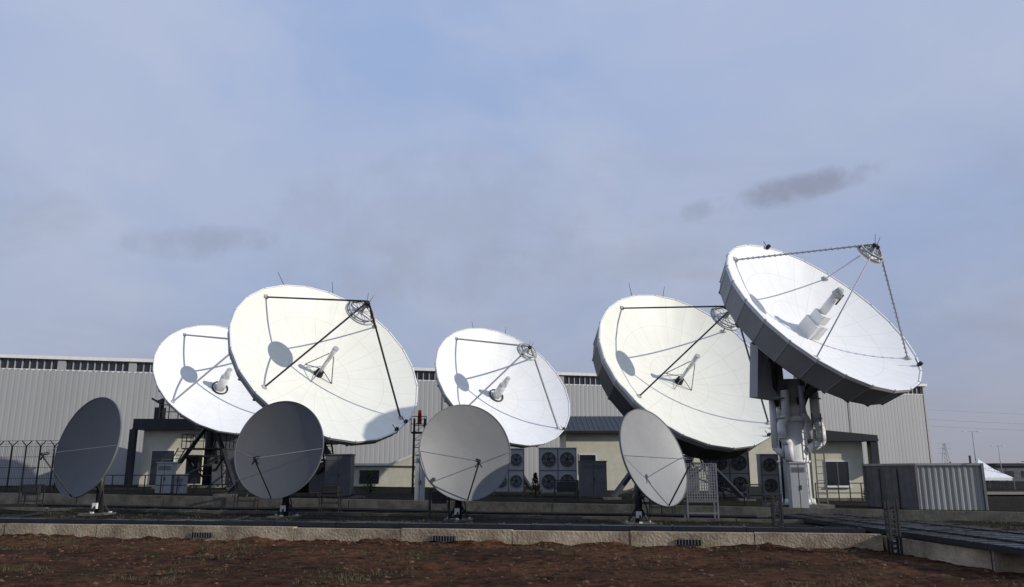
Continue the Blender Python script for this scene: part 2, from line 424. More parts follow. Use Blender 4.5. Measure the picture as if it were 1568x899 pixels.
        jp=M@V((0,-R*.45,-D*.19));b.beam(V((gx,gy,g0+1.6)),jp,.14,.14,2)
        pf=V((gx,gy,g0+2.9));b.box(pf+V((-1.7,-1.4,0)),pf+V((1.7,1.2,.1)),0)
        b.rail([(gx-1.7,gy+1.2),(gx-1.7,gy-1.4),(gx+1.7,gy-1.4),(gx+1.7,gy+1.2)],g0+3.0,1.05,1,.05,.8)
        b.ladder((gx-2.6,gy-2.6,g0),(gx-1.6,gy-1.5,g0+3.0),.55,0,.28,.07)
        b.ladder((gx+2.4,gy-2.6,g0),(gx+1.6,gy-1.5,g0+3.0),.55,0,.28,.07)
        b.box((gx+.6,gy-.9,g0+.3),(gx+1.5,gy-.4,g0+1.8),2)
        b.box((gx-1.6,gy-.5,g0+.3),(gx-.7,gy+.4,g0+2.5),0)
        b.build('mount',e)
    return e,M,hub,g0
big_dish((-22.3,62,9.75),(.52,-.63,.56),10.7,'B',(38,122,212,-48),((-26.2,61.2),(-20.3,60.2),(-24.5,68.3)),3.5,4.1,(.76,.765,.765),sub=.07,shroud=.4)
big_dish((-10.4,45,8.78),(.55,-.61,.56),11.4,'A',(38,122,207,-47),((-15.6,44.7),(-8.4,43.8),(-13,50)),3.7,4.6,(.75,.745,.67),rods=((105,1.0,-.5),(72,.9,-.1)),dr=.125,shroud=.3)
big_dish((-.6,65,9.55),(.45,-.70,.56),12.1,'B',(38,122,212,-48),((-5.2,63.5),(1.6,63),(-2.5,71)),3.8,4.4,(.76,.765,.765),sub=.07,shroud=.6,rods=((100,.7,-.2),(70,.7,.1)))
big_dish((11.05,49,8.92),(.35,-.75,.565),12.3,'A',(38,122,207,-47),((5.7,47.0),(13.6,48),(9.5,55)),4.0,5.0,(.76,.755,.68),dr=.13,shroud=1.25,rods=((108,1.0,-.2),(84,.8,.2)))
C5=V((14.73,37,9.86));N5=(.402,-.664,.628);D5=10.2
e5,M5,hub5,g5=big_dish(C5,N5,D5,'C',(45,131,225,-33),(),3.35,3.9,(.77,.77,.76),dr=.13,shroud=1.15,sub=.058)
# pedestal of the tall dish
b=B([WHITE,LGREY,DGREY,MGREY,CONC2]);px,py=13.6,39.3
b.box((px-1.3,py-1.3,.2),(px+1.3,py+1.3,g5+.15),4)
b.cyl((px,py,g5),(px,py,4.85),.72,.68,32,0);b.cyl((px,py,4.85),(px,py,5.1),.88,.88,32,0);b.cyl((px,py,5.1),(px,py,5.7),.82,.70,32,0)
b.cyl((px,py,5.7),(px,py,6.9),.70,.55,24,1)
b.cyl((px,py,g5+.15),(px,py,g5+.4),.88,.84,32,0);b.cyl((px,py,2.9),(px,py,3.0),.77,.77,32,0)
n5=V(N5).normalized();side=V((-n5.y,n5.x,0)).normalized();bk=V((-n5.x,-n5.y,0)).normalized()
hb=C5-n5*2.9
for sd in(-1,1):
    b.beam(V((px,py,5.5))+side*sd*.65,hb+side*sd*.9,.32,.8,3)
    b.beam(hb+side*sd*.9,hb+side*sd*.9+n5*1.0,.4,.7,3)
    b.beam(V((px,py,5.6))+side*sd*.9,hb+side*sd*1.9+n5*.8,.18,.3,2)
b.cyl(hb-side*1.3,hb+side*1.3,.38,.38,20,2)
A=hb+bk*.1-side*1.1
q=[A+V((0,0,.9)),A+V((0,0,.6))-side*.8,A-side*1.1+V((0,0,-2.1)),A+V((.3,0,-2.2))]
b.add(q+[p+bk*.5 for p in q],[(0,1,2,3),(7,6,5,4),(0,4,5,1),(1,5,6,2),(2,6,7,3),(3,7,4,0)],1)
b.path([V((px-.5,py-.9,6.3)),V((px-.5,py-.9,5.1)),V((px-.8,py-1.0,4.7)),V((px-.8,py-1.0,4.1)),V((px-.45,py-.8,3.8)),V((px-.45,py-.75,3.0))],.2,14,0)
b.path([V((px-1.0,py-.5,6.2)),V((px-1.0,py-.5,3.6)),V((px-.55,py-.4,3.2))],.16,14,0)
b.path([V((px+1.05,py-.5,6.5)),V((px+1.05,py-.5,4.9)),V((px+1.2,py-.6,4.5)),V((px+1.2,py-.6,3.9)),V((px+.6,py-.5,3.5))],.22,14,0)
b.path([V((px+.3,py-.95,6.5)),V((px+.3,py-.95,5.2)),V((px+.55,py-.9,4.8)),V((px+.55,py-.85,4.0))],.14,14,1)
for k in range(3):
    z=4.0+k*.95
    b.cyl((px-.8,py-1.0,z),(px-.8,py-1.0,z+.05),.23,.23,12,1);b.cyl((px+1.1,py-.55,z),(px+1.1,py-.55,z+.05),.25,.25,12,1)
b.ladder((px+.95,py-.85,g5),(px+.95,py-.85,5.2),.42,3,.3,.05)
b.path([V((px-.72,py-.4,g5)),V((px-.72,py-.4,4.7))],.06,8,2);b.path([V((px-.55,py-.6,g5)),V((px-.55,py-.6,4.7))],.04,8,2)
jp=M5@V((0,-5.1*.45,-D5*.2));b.beam(V((px+.2,py-.5,5.7)),jp,.28,.28,2)
for a in(-1.9,1.9):
    b.beam(hb+side*a*.5,M5@V((a,-1.9,-2.0)),.15,.15,2);b.beam(hb+side*a*.5,M5@V((a,1.9,-2.0)),.15,.15,2)
b.build('pedestal',e5)
# small dishes
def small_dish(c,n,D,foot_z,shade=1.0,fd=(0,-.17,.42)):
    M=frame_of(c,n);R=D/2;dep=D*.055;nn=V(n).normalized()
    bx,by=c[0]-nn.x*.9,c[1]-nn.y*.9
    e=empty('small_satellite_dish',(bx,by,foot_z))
    sm=dish_mat('small_reflector',(.17*shade,.172*shade,.176*shade),R,8,(2,),.006,.85,.14)  # grey scaled per dish, painting in how much sun each face gets
    b=B([sm]);prof=[(R*k/12,-dep*(1-(k/12)**2)) for k in range(13)];prof[0]=(.01,-dep)
    b.lathe(prof,72,0,True);b.build('reflector',e,M)
    b=B([SDISH,MGREY])
    b.lathe([(R-.005,0),(R,.02),(R+.03,.02),(R+.03,-.06),(R-.02,-.07)],72,0,False)
    b.lathe([(R-.02,-.03),(R*.6,-dep*.64-.06),(R*.15,-dep-.05),(.02,-dep-.05)],48,0,True)
    for i in range(12):
        a=i*math.pi/6;b.beam(V((math.cos(a)*R*.95,math.sin(a)*R*.95,-.1)),V((math.cos(a)*.3,math.sin(a)*.3,-dep-.35)),.04,.1,1)
    b.ring((0,0,-dep-.25),R*.4,.05,32,1)
    b.cyl((0,0,-dep-.04),(0,0,-dep-.6),.35,.3,20,1)
    b.build('rim_and_back',e,M)
    F=V((fd[0]*D,fd[1]*D,fd[2]*D));b=B([DGREY,GALV,BLACK])
    b.beam(V((0,-R,0)),F,.045,.045,0)
    for sd in(-1,1):
        b.cyl(V((sd*R*.99,.0,0.02)),F,.014,.014,6,1)
    b.beam(F,F+V((0,.1,-.3)),.11,.11,2);b.beam(F+V((0,0,-.1)),F+V((.14,-.22,-.12)),.045,.045,2);b.beam(F+V((0,0,-.1)),F+V((-.14,-.22,-.12)),.045,.045,2)
    b.build('feed_arm',e,M)
    b=B([DGREY,WHITE,CONC2,BLACK]);hub=M@V((0,0,-dep-.5))
    b.box((bx-.6,by-.6,foot_z-.3),(bx+.6,by+.6,foot_z+.06),2)
    b.cyl((bx,by,foot_z),(bx,by,hub.z-.2),.15,.13,14,0);b.beam(V((bx,by,hub.z-.2)),hub,.25,.3,0);b.ball(V((bx,by,hub.z-.15)),.2,0)
    for k in range(3):
        a=k*2.094+.5;b.beam((bx+math.cos(a)*.5,by+math.sin(a)*.5,foot_z+.05),(bx,by,foot_z+.75),.07,.07,0)
        b.box((bx+math.cos(a)*.5-.06,by+math.sin(a)*.5-.06,foot_z+.06),(bx+math.cos(a)*.5+.06,by+math.sin(a)*.5+.06,foot_z+.12),1)
    b.box((bx-.14,by-.32,foot_z+.25),(bx+.06,by-.17,foot_z+.5),1)
    b.beam(M@V((.5,-R*.5,-dep*.8-.1)),(bx,by,foot_z+.9),.07,.07,0);b.beam(M@V((-.5,-R*.5,-dep*.8-.1)),(bx,by,foot_z+.9),.07,.07,0)
    b.path([V((bx+.1,by,foot_z+1.2)),V((bx+.3,by-.2,foot_z+.6)),V((bx+.35,by-.3,foot_z))],.025,6,3)
    b.build('mount',e)
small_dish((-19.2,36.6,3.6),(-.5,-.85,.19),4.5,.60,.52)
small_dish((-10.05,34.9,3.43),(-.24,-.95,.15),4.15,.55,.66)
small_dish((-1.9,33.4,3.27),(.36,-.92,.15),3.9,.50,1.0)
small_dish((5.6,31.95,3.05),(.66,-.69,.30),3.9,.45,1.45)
# ------------------------------------------------------------------ warehouse
ang=math.atan(.255);e=empty('warehouse_building',(-80,67,0))
W=Matrix.Translation(V((-80,67,0)))@Matrix.Rotation(ang,4,'Z');LEN=136.2;DP=45
b=B([CLAD,WHITE,GLASS,MGREY,ROOF])
pitch=.5;n=int(LEN/pitch);pr=[]
for i in range(n):
    x=i*pitch
    pr+=[(x,0),(x+pitch*.55,0),(x+pitch*.7,.012),(x+pitch*.85,.012)]
pr.append((LEN,0))
vv=[V((x,y,.2)) for x,y in pr]+[V((x,y,12.1)) for x,y in pr];k=len(pr)
b.add([W@p for p in vv],[(i,i+1,k+i+1,k+i) for i in range(k-1)],0)
b.box((0,.1,.2),(LEN,.3,12.12),3,W)
b.box((0,.25,12.1),(LEN,.5,13.15),2,W)
b.box((0,.0,12.02),(LEN,.35,12.14),1,W)
b.box((-.3,-.25,13.1),(LEN+.3,.6,13.42),1,W)
x=0
while x<LEN:
    b.box((x-.35,-.02,12.14),(x+.35,.3,13.1),0,W)
    for j in range(1,9):
        xx=x+.35+j*.63
        if xx<LEN-.2: b.box((xx-.05,.12,12.14),(xx+.05,.27,13.1),0,W)
    x+=6.3
b.box((0,.06,.5),(.4,DP,13.2),0,W);b.box((LEN-.3,.06,.2),(LEN,DP,13.2),0,W)
b.add([W@V(p) for p in((0,.3,13.3),(LEN,.3,13.3),(LEN,DP,14.6),(0,DP,14.6))],[(0,1,2,3)],4)
b.box((0,DP-.3,.2),(LEN,DP,14.5),0,W)
for x in range(25,136,25): b.cyl(W@V((x,-.12,.3)),W@V((x,-.12,12.1)),.05,.05,8,0)
b.box((LEN-.25,-.06,.2),(LEN+.06,.1,13.1),0,W)
b.box((0,-.1,.2),(LEN,0,1.2),3,W)
b.build('walls_and_roof',e)
# ------------------------------------------------------------------ huts
def hut(name,x0,x1,y0,y1,z0,ze,zr,win,slope=0):
    e=empty(name,((x0+x1)/2,(y0+y1)/2,z0));b=B([CREAM,ROOF,GLASS,WHITE,MGREY,CONC2])
    b.box((x0,y0,z0-.4),(x1,y1,ze))
    b.box((x0-.05,y0-.05,z0-.4),(x1+.05,y1+.05,z0+.25),5)
    ov=.7
    vs=[V((x0-ov,y0-ov,ze)),V((x1+ov,y0-ov,ze)),V((x1+ov,y1+ov,ze)),V((x0-ov,y1+ov,ze)),
        V((x0-ov,y0-ov,zr+slope)),V((x1+ov,y0-ov,zr-slope)),V((x1+ov,y1+ov,zr-slope)),V((x0-ov,y1+ov,zr+slope))]
    b.add(vs,[(0,3,2,1),(4,5,6,7),(0,1,5,4),(1,2,6,5),(2,3,7,6),(3,0,4,7)],1)
    b.box((x0-ov-.03,y0-ov-.03,ze-.02),(x1+ov+.03,y0-ov,ze+.1),1)
    for (a,c,zb,zt,door) in win:
        b.box((a-.08,y0-.05,zb-.08),(c+.08,y0+.02,zt+.08),3);b.box((a,y0-.08,zb),(c,y0-.04,zt),2)
        m=(a+c)/2;b.box((m-.03,y0-.1,zb),(m+.03,y0-.07,zt),4)
        if door: b.box((a,y0-.1,zt-.75),(c,y0-.07,zt-.69),4)
        else:b.box((a-.12,y0-.14,zb-.14),(c+.12,y0-.05,zb-.08),3)
    return e,b
e,b=hut('control_hut',-31.9,-26.6,70,75,1.1,6.1,7.0,[(-31.0,-29.1,1.4,4.3,True)])
b.box((-25.9,69.4,5.95),(-22.4,75,6.9),1)
b.box((-26.5,70.2,.9),(-22.8,75,5.95),4)
b.box((-32.8,69.2,1.0),(-32.3,69.7,6.1),1)
b.rail([(-30.5,69.5),(-24,69.5)],7.0,1.2,4,.07,.8)
b.box((-31,69.6,7.0),(-30.3,70.3,8.0),1);b.cyl((-30.6,70,8.0),(-30.6,70,8.7),.22,.22,10,1);b.beam((-31,70,8.5),(-29.8,70,9.0),.2,.2,1);b.beam((-30.6,70,8.3),(-31.5,70,8.8),.15,.15,1)
b.build('walls_roof_door',e)
e,b=hut('control_hut',18.4,21.6,50,54.5,.7,4.35,4.9,[(19.25,20.6,1.7,3.1,False)],.22)
b.box((21.85,49.35,2.6),(22.3,49.9,4.4),1)
b.build('walls_roof_window',e)
b0=empty('equipment_building',(13,74,1));b=B([CREAM,ROOF,GLASS,WHITE,MGREY,CONC2])
X0,X1,Y0=4.8,23.5,72
b.box((X0,Y0,.6),(X1,Y0+9,6.0));vs=[V((X0-.6,Y0-.6,6.0)),V((X1+.6,Y0-.6,6.0)),V((X1+.6,Y0+4.5,7.7)),V((X0-.6,Y0+4.5,7.7)),V((X1+.6,Y0+9.6,6.0)),V((X0-.6,Y0+9.6,6.0))]
b.add(vs,[(0,1,2,3),(3,2,4,5),(1,4,2),(0,3,5),(0,5,4,1)],1)
for i in range(int((X1-X0)/.45)):
    x=X0-.5+i*.45;b.beam((x,Y0-.58,6.04),(x,Y0+4.48,7.74),.03,.04,4)
b.box((X0-.6,Y0-.7,5.88),(X1+.6,Y0-.58,6.08),1)
for x in(6,10.5,14.5,19): b.box((x,Y0-.07,2.4),(x+1.4,Y0+.02,4.0),2);b.box((x-.08,Y0-.05,2.3),(x+1.48,Y0-.01,4.1),3)
b.build('walls_and_gable_roof',b0)
e=empty('annex_building',(-8,75,1));b=B([CREAM,ROOF,WHITE,GLASS])
b.box((-14.6,75,.6),(-4.1,80,3.1));b.box((-14.8,74.8,3.1),(-11.2,80,3.28),1)
pts=[(-11.2,3.1),(-8.4,4.25),(-4.0,4.25),(-4.0,3.0)]
b.add([V((x,74.8,z)) for x,z in pts]+[V((x,80,z)) for x,z in pts],[(0,3,2,1),(0,1,5,4),(1,2,6,5)],0)
b.beam((-11.2,74.75,3.2),(-8.4,74.75,4.35),.15,.2,2);b.beam((-8.4,74.75,4.35),(-4.0,74.75,4.35),.15,.2,2);b.beam((-14.8,74.75,3.2),(-11.2,74.75,3.2),.15,.2,2)
b.box((-14,74.95,1.5),(-12.2,75.03,2.7),3)
b.build('walls',e)
# ------------------------------------------------------------------ AC condensers
def ac(x0,x1,y,z0,z1,cols,rows=2):
    e=empty('air_conditioner_condenser',((x0+x1)/2,y,z0));b=B([LGREY,BLACK,WHITE,MGREY])
    zb=z0+.15;b.box((x0,y,zb),(x1,y+.9,z1))
    for x in(x0,x1-.08): b.box((x,y+.02,z0-.3),(x+.08,y+.1,zb),3);b.box((x,y+.8,z0-.3),(x+.08,y+.88,zb),3)
    w=(x1-x0)/cols;h=(z1-zb)/rows
    for i in range(cols):
        for j in range(rows):
            cx=x0+w*(i+.5);cz=zb+h*(j+.5);r=min(w,h)*.36
            R_=Matrix.Translation(V((cx,y-.01,cz)))@Matrix.Rotation(math.pi/2,4,'X')
            b.lathe([(r*.98,-.0),(r*1.08,.0),(r*1.08,.1),(r*.98,.1),(r*.98,-.0)],28,3,False,M=R_)
            b.lathe([(.01,.01),(r*.98,.01)],28,1,False,M=R_)
            b.lathe([(.01,.06),(r*.25,.06),(r*.25,.02)],16,1,False,M=R_)
            for q in range(5):
                a=q*2*math.pi/5+i+j;p=R_@V((0,0,.04));s=R_@V((math.cos(a)*r*.9,math.sin(a)*r*.9,.03));b.beam(p,s,.02,.1,3)
            for q in(.4,.6,.8): b.ring((0,0,.08),r*q,.007,24,0,R_)
    for i in range(cols+1): b.box((x0+w*i-.03,y-.04,zb),(x0+w*i+.03,y-.005,z1),3)
    for j in range(rows+1): b.box((x0+.03,y-.03,zb+h*j-.03),(x1-.03,y-.004,zb+h*j+.03),3)
    b.box((x0-.05,y-.1,z1),(x1+.05,y+.95,z1+.05),2)
    b.build('fans_and_casing',e)
ac(1.75,4.1,52,1.05,3.98,2);ac(-1.2,.75,52.3,1.1,3.95,2);ac(12.9,15.4,53,.9,3.75,2);ac(16.2,17.3,53,.85,3.6,1)
def cabinet(name,x0,x1,y,d,z0,z1,m,louv=False,legs=.0):
    e=empty(name,((x0+x1)/2,y,z0));b=B([m,MGREY,BLACK,CONC2]);zb=z0+legs
    b.box((x0-.1,y-.1,z0-.3),(x1+.1,y+d+.1,z0+.06),3)
    if legs:
        for x in(x0,x1-.06):
            for yy in(y,y+d-.06):b.box((x,yy,z0),(x+.06,yy+.06,zb),1)
    b.box((x0,y,zb+.07),(x1,y+d,z1));b.box((x0-.05,y-.06,z1),(x1+.05,y+d+.05,z1+.06),0)
    mid=(x0+x1)/2
    b.box((mid-.012,y-.006,zb+.15),(mid+.012,y-.001,z1-.05),2);b.box((mid+.05,y-.05,(zb+z1)/2-.1),(mid+.08,y-.004,(zb+z1)/2+.1),2)
    for k in range(int((z1-zb-.3)/.12) if louv else 4):
        z=zb+.2+k*.12 if louv else z1-.2-k*.06
        b.box((x0+.08,y-.03,z),(x1-.08,y-.003,z+(.07 if louv else .025)),1)
    b.build('cabinet_body',e)
cabinet('electrical_cabinet',4.15,5.8,50,.8,1.0,3.1,MGREY)
cabinet('electrical_cabinet',-20.9,-20.0,48,.6,1.2,3.0,LGREY)
cabinet('electrical_cabinet',-19.9,-19.3,48.2,.5,1.2,2.3,LGREY)
cabinet('louvred_cooling_unit',-9.9,-8.55,43.2,1.0,1.0,3.35,MGREY,True,.2)
cabinet('electrical_cabinet',-4.75,-4.3,40,.5,.65,3.3,LGREY)
cabinet('electrical_cabinet',12.75,13.5,37.4,.5,.5,2.85,LGREY,False,.2)
cabinet('electrical_cabinet',6.8,7.4,44,.5,.85,2.6,MGREY)
e=empty('perforated_cable_panel',(7.8,34,.5));b=B([GALV,BLACK])
x0,x1,y,z0,z1=7.25,8.5,34,1.25,2.8
for x in(x0,x1):
    b.beam((x,y,.3),(x,y,z1),.06);b.beam((x,y+.6,.3),(x,y+.6,1.3),.06)
for i in range(15): b.beam((x0,y,z0+i*(z1-z0)/14),(x1,y,z0+i*(z1-z0)/14),.05,.03)
for i in range(13): b.beam((x0+i*(x1-x0)/12,y,z0),(x0+i*(x1-x0)/12,y,z1),.045,.03)
b.beam((x0,y,.8),(x1,y,.8),.05);b.beam((x0,y,z0),(x0,y+.6,z0),.05);b.beam((x1,y,z0),(x1,y+.6,z0),.05)
b.box((x0,y+.1,z0),(x1,y+.5,z0+.06),0)
b.build('panel_frame',e)
for (x,y,z,h,w) in((-3.4,33.8,.5,1.25,.8),(6.1,36,.5,1.5,1.0),(-8.9,38,.7,1.2,.9),(10.6,37,.5,1.4,.8),(-13.5,40,.7,1.3,1.0),(-24,40,.75,1.1,.9),(2.2,42,.75,1.3,1.2)):
    e=empty('cable_stand',(x,y,z));b=B([DGREY,DGREY])
    for a in(0,w):
        for c in(0,.5): b.beam((x+a,y+c,z-.2),(x+a,y+c,z+h),.045)
    for k in(.3,.7,1): b.beam((x,y,z+h*k),(x+w,y,z+h*k),.05);b.beam((x,y+.5,z+h*k),(x+w,y+.5,z+h*k),.05)
    b.box((x+.1,y+.02,z+h*.55),(x+w-.1,y+.4,z+h*.95),1);b.build('stand_frame',e)
# conduits on the terrace
e=empty('cable_conduits',(0,36,.6));b=B([BLACK,MGREY])
for (u0,v0,u1,v1) in((-22,4.2,-22,1.6),(-12,4,-11.5,1.6),(-3,4,-2.5,1.6),(5,4,5,1.6),(-26,8.5,9,8.7),(-26,8.8,9,9.0)):
    A=uv2w(u0,v0);C=uv2w(u1,v1);n=12;pts=[]
    for k in range(n+1):
        p=A.lerp(C,k/n);pts.append(V((p.x,p.y,gz(p.x,p.y)+.1)))
    for a,c in zip(pts,pts[1:]): b.cyl(a,c,.06,.06,6)
b.build('conduit_runs',e)
# ------------------------------------------------------------------ container
C0=V((19.1,38.6,.42))
e=empty('shipping_container',C0);b=B([CONT,MGREY,DGREY])
dx=V((.985,-.17,0)).normalized();dl=V((-.46,.89,0)).normalized()
def corr(b,A,d,L,zb,zt,mi=0,p=.28,out=None):
    n=int(L/p);p=L/n;pr=[]
    for i in range(n):
        s=i*p;pr+=[(s,0),(s+p*.35,0),(s+p*.5,-.04),(s+p*.85,-.04)]
    pr.append((L,0));k=len(pr)
    b.add([A+d*s+out*o+V((0,0,zb)) for s,o in pr]+[A+d*s+out*o+V((0,0,zt)) for s,o in pr],[(i,i+1,k+i+1,k+i) for i in range(k-1)],mi)
H=2.45;LW=2.9;LS=2.9
of=V((dx.y,-dx.x,0));ol=V((-dl.y,dl.x,0))
corr(b,C0,dx,LW,.12,H-.1,0,.26,of);corr(b,C0,dl,LS,.12,H-.1,1,.6,ol)  # left side in darker grey: its shade away from the sun is painted in
corr(b,C0+dl*LS,dx,LW,.12,H-.1,0,.28,-of);corr(b,C0+dx*LW,dl,LS,.12,H-.1,0,.28,-ol)
cs=[C0,C0+dx*LW,C0+dx*LW+dl*LS,C0+dl*LS]
for i in range(4):
    a,c=cs[i],cs[(i+1)%4]
    b.beam(a+V((0,0,0)),a+V((0,0,H)),.12,.12,1);b.beam(a+V((0,0,H-.05)),c+V((0,0,H-.05)),.12,.1,0);b.beam(a+V((0,0,.07)),c+V((0,0,.07)),.12,.14,1)
b.add([p+V((0,0,H)) for p in cs],[(0,1,2,3)],0)
for q in(1.0,2.0):
    p=C0+dl*q+ol*.03;b.beam(p+V((0,0,.15)),p+V((0,0,2.2)),.04,.04,2)
p=C0+dx*2.4+of*.1;b.beam(p+V((0,0,H)),p+V((0,0,H+.35)),.07,.07,2)
b.build('container_shell',e)
e=empty('vent_boxes',C0+dx+of*.5);b=B([GALV,BLACK]);
for k in range(2):
    A=C0+dx*(1.0+k*.9)+of*.5;b.box(A,A+V((.4,.3,.3)),0);b.box(A+V((.05,-.01,.05)),A+V((.35,-.002,.25)),1)
b.build('boxes',e)
# ------------------------------------------------------------------ fences
def fence(name,A,C,h,sp,arms=True,mesh=.12):
    A=V(A);C=V(C);L=(C-A).length;d=(C-A)/L;e=empty(name,A);b=B([DGREY,GALV]);n=int(L/sp);nn=V((-d.y,d.x,0))
    for i in range(n+1):
        p=A+d*(i*sp);z=gz(p.x,p.y,False);p=V((p.x,p.y,z-.2));t=p+V((0,0,h+.2));b.beam(p,t,.07)
        if arms:
            for sd in(-1,1): b.beam(t,t+V((0,0,.35))+d*sd*.28+nn*sd*.1,.05)
    z=gz(A.x,A.y,False);z1=gz(C.x,C.y,False)
    for k in range(5): b.beam(V((A.x,A.y,z+h*(.05+.95*k/4))),V((C.x,C.y,z1+h*(.05+.95*k/4))),.025)
    m=int(L/mesh)
    for i in range(m):
        p=A+d*i*mesh;b.beam(V((p.x,p.y,lerp(z,z1,i/m))),V((p.x,p.y,lerp(z,z1,i/m)+h)),.012)
    if arms:
        for sd in(-1,1):
            for q in(.15,.34): b.beam(V((A.x,A.y,z+h+q))+nn*sd*q*.3,V((C.x,C.y,z1+h+q))+nn*sd*q*.3,.018)
    b.build('posts_and_mesh',e)
fence('security_fence',(-60,56,0),(-26.8,50.2,0),2.75,1.0)
fence('security_fence',(50,92,0),(95,78,0),2.3,2.5,False,.3)
e=empty('metal_railing',(20,47,.8));b=B(DGREY)
b.rail([(17.6,47.5),(22,47)],.75,1.1,0,.05,.6);b.build('rail_bars',e)
e=empty('metal_railing',(-17,46,1));b=B(DGREY);b.rail([(-25,47.4),(-17,46.2)],1.2,1.1,0,.05,.9);b.build('rail_bars',e)
e=empty('beacon_platform',(-6.2,54,1));b=B([DGREY,RED,BLACK])
x,y=-6.2,54
for a in(-.35,.35):
    for c in(-.3,.3): b.beam((x+a,y+c,1),(x+a,y+c,6.0),.07)
for k in range(10):
    z=1.2+k*.48;b.beam((x-.35,y-.3,z),(x+.35,y-.3,z),.05);b.beam((x-.35,y-.3,z),(x+.35,y-.3,z+.48),.03)
b.box((x-.5,y-.5,5.0),(x+.5,y+.5,5.1));b.rail([(x-.5,y-.5),(x+.5,y-.5)],5.1,1,0,.05,.5);b.cyl((x,y,6.2),(x,y,6.55),.12,.12,12,1);b.box((x-.1,y-.3,5.6),(x+.15,y,6.2),1)
b.build('frame_and_beacon',e)
# ------------------------------------------------------------------ shrubs
def shrub(x,y,h,w):
    z=gz(x,y,False);e=empty('conifer_shrub',(x,y,z));b=B([LEAF,BLACK]);b.cyl((x,y,z),(x,y,z+h*.9),.05,.02,6,1)
    for k in range(500):
        t=random.random()**.8;r=w*(1-t)*random.uniform(.4,1.1);a=random.uniform(0,6.28)
        p=V((x+math.cos(a)*r,y+math.sin(a)*r,z+.1+h*t));d=V((math.cos(a),math.sin(a),random.uniform(.2,1))).normalized()*random.uniform(.08,.18);s=V((-d.y,d.x,random.uniform(-.1,.1)))*.35
        b.add([p-s,p+s,p+d],[(0,1,2)])
    b.build('foliage',e)
for a in((-9.0,52,1.3,.45),(1.4,49,1.3,.4),(-31,46,1.6,.5),(20.5,47.2,1.0,.4),(-26,47,1.1,.4),(-30,45.5,1.0,.4)): shrub(*a)
# ------------------------------------------------------------------ right background
e=empty('event_tent',(53,92,.6));b=B([FABRIC,GALV]);x0,x1,y0,y1=51.0,55.2,90,94.6
ap=V((52.9,92.3,4.0))
zz=1.95;cs=[V((x0,y0,zz)),V((x1,y0,zz)),V((x1,y1,zz)),V((x0,y1,zz))]
mid=[(c.lerp(ap,.55)-V((0,0,.22))) for c in cs]
for i in range(4):
    j=(i+1)%4;b.add([cs[i],cs[j],mid[j],mid[i],ap],[(0,1,2,3),(3,2,4)]);b.add([cs[i],cs[j],cs[j]-V((0,0,.3)),cs[i]-V((0,0,.3))],[(0,1,2,3)])
    b.cyl(V((cs[i].x,cs[i].y,.3)),cs[i],.06,.06,6,1)
b.build('canopy_and_poles',e)
for x,y,h in((85.5,150,10),(120,200,9)):
    e=empty('street_lamp',(x,y,.5));b=B([LGREY,WHITE]);b.cyl((x,y,.5),(x,y,h),.14,.08,8);b.beam((x-1.2,y,h),(x+1.2,y,h),.08);b.box((x-1.8,y-.2,h-.08),(x-1.0,y+.2,h+.08),1);b.box((x+1.0,y-.2,h-.08),(x+1.8,y+.2,h+.08),1);b.build('pole_and_heads',e)
e=empty('transmission_pylon',(320,600,.5));b=B(LGREY);x,y=320,600
for sx,sy in((-1,-1),(1,-1),(1,1),(-1,1)): b.beam((x+sx*3,y+sy*3,.5),(x+sx*.5,y+sy*.5,24),.25)
for k in range(7):
    z=1+k*3.2;w=3-2.5*z/24;b.beam((x-w,y-w,z),(x+w*.8,y-w,z+3.2),.16);b.beam((x+w,y-w,z),(x-w*.8,y-w,z+3.2),.16)
for z in(17,20.5,24): b.beam((x-5,y,z),(x+5,y,z),.2)
b.build('lattice',e)
e=empty('power_lines',(150,250,20));b=B(LGREY)
for z in(22.5,19.5,17.5):
    for k in range(12):
        f=lambda t:V((118+117*t,250,z-2*t+6*((t-.5)**2-.25)))
        b.cyl(f(k/12),f((k+1)/12),.03,.03,4)
b.build('wires',e)
b=B(FARTREE)
def treemass(x0,x1,y,h):
    x=x0
    while x<x1:
        w=random.uniform(3,8);hh=h*random.uniform(.5,1.2)
        for k in range(60):
            a=random.uniform(0,math.pi);r=random.random()**.5
            p=V((x+math.cos(a)*w*r,y+random.uniform(-3,3),.3+math.sin(a)*hh*r));s=random.uniform(.5,1.2)
            q=[V((random.uniform(-s,s),random.uniform(-s,s),random.uniform(-s,s)))for _ in range(3)]
            b.add([p+q[0],p+q[1],p+q[2]],[(0,1,2)])
        b.add([V((x-w,y,.2)),V((x+w,y,.2)),V((x+w*.7,y,hh*.6)),V((x-w*.6,y,hh*.7))],[(0,1,2,3)])
        x+=w*.7
treemass(150,330,330,6);treemass(-340,-120,300,7)
b.build('distant_trees')
e=empty('distant_shed',(150,210,0));b=B([MGREY,ROOF,LGREY])
b.box((122,205,.3),(170,220,4.2));b.box((121.5,204.5,4.2),(170.5,220.5,4.9),1)
for k in range(10): b.box((124+k*4,204.9,1.5),(126+k*4,204.98,3),1)
b.build('walls_roof',e)
b=B(mat('gravel',(.2,.16,.12),.95,0,.4,4,.5,20));
vs=[]
for i in range(21):
    x=20+i*3
    for y in(62,72): vs.append(V((x,y,z2top(30)+.06)))
b.add(vs,[(2*i,2*i+2,2*i+3,2*i+1) for i in range(20)]);b.build('gravel_path')
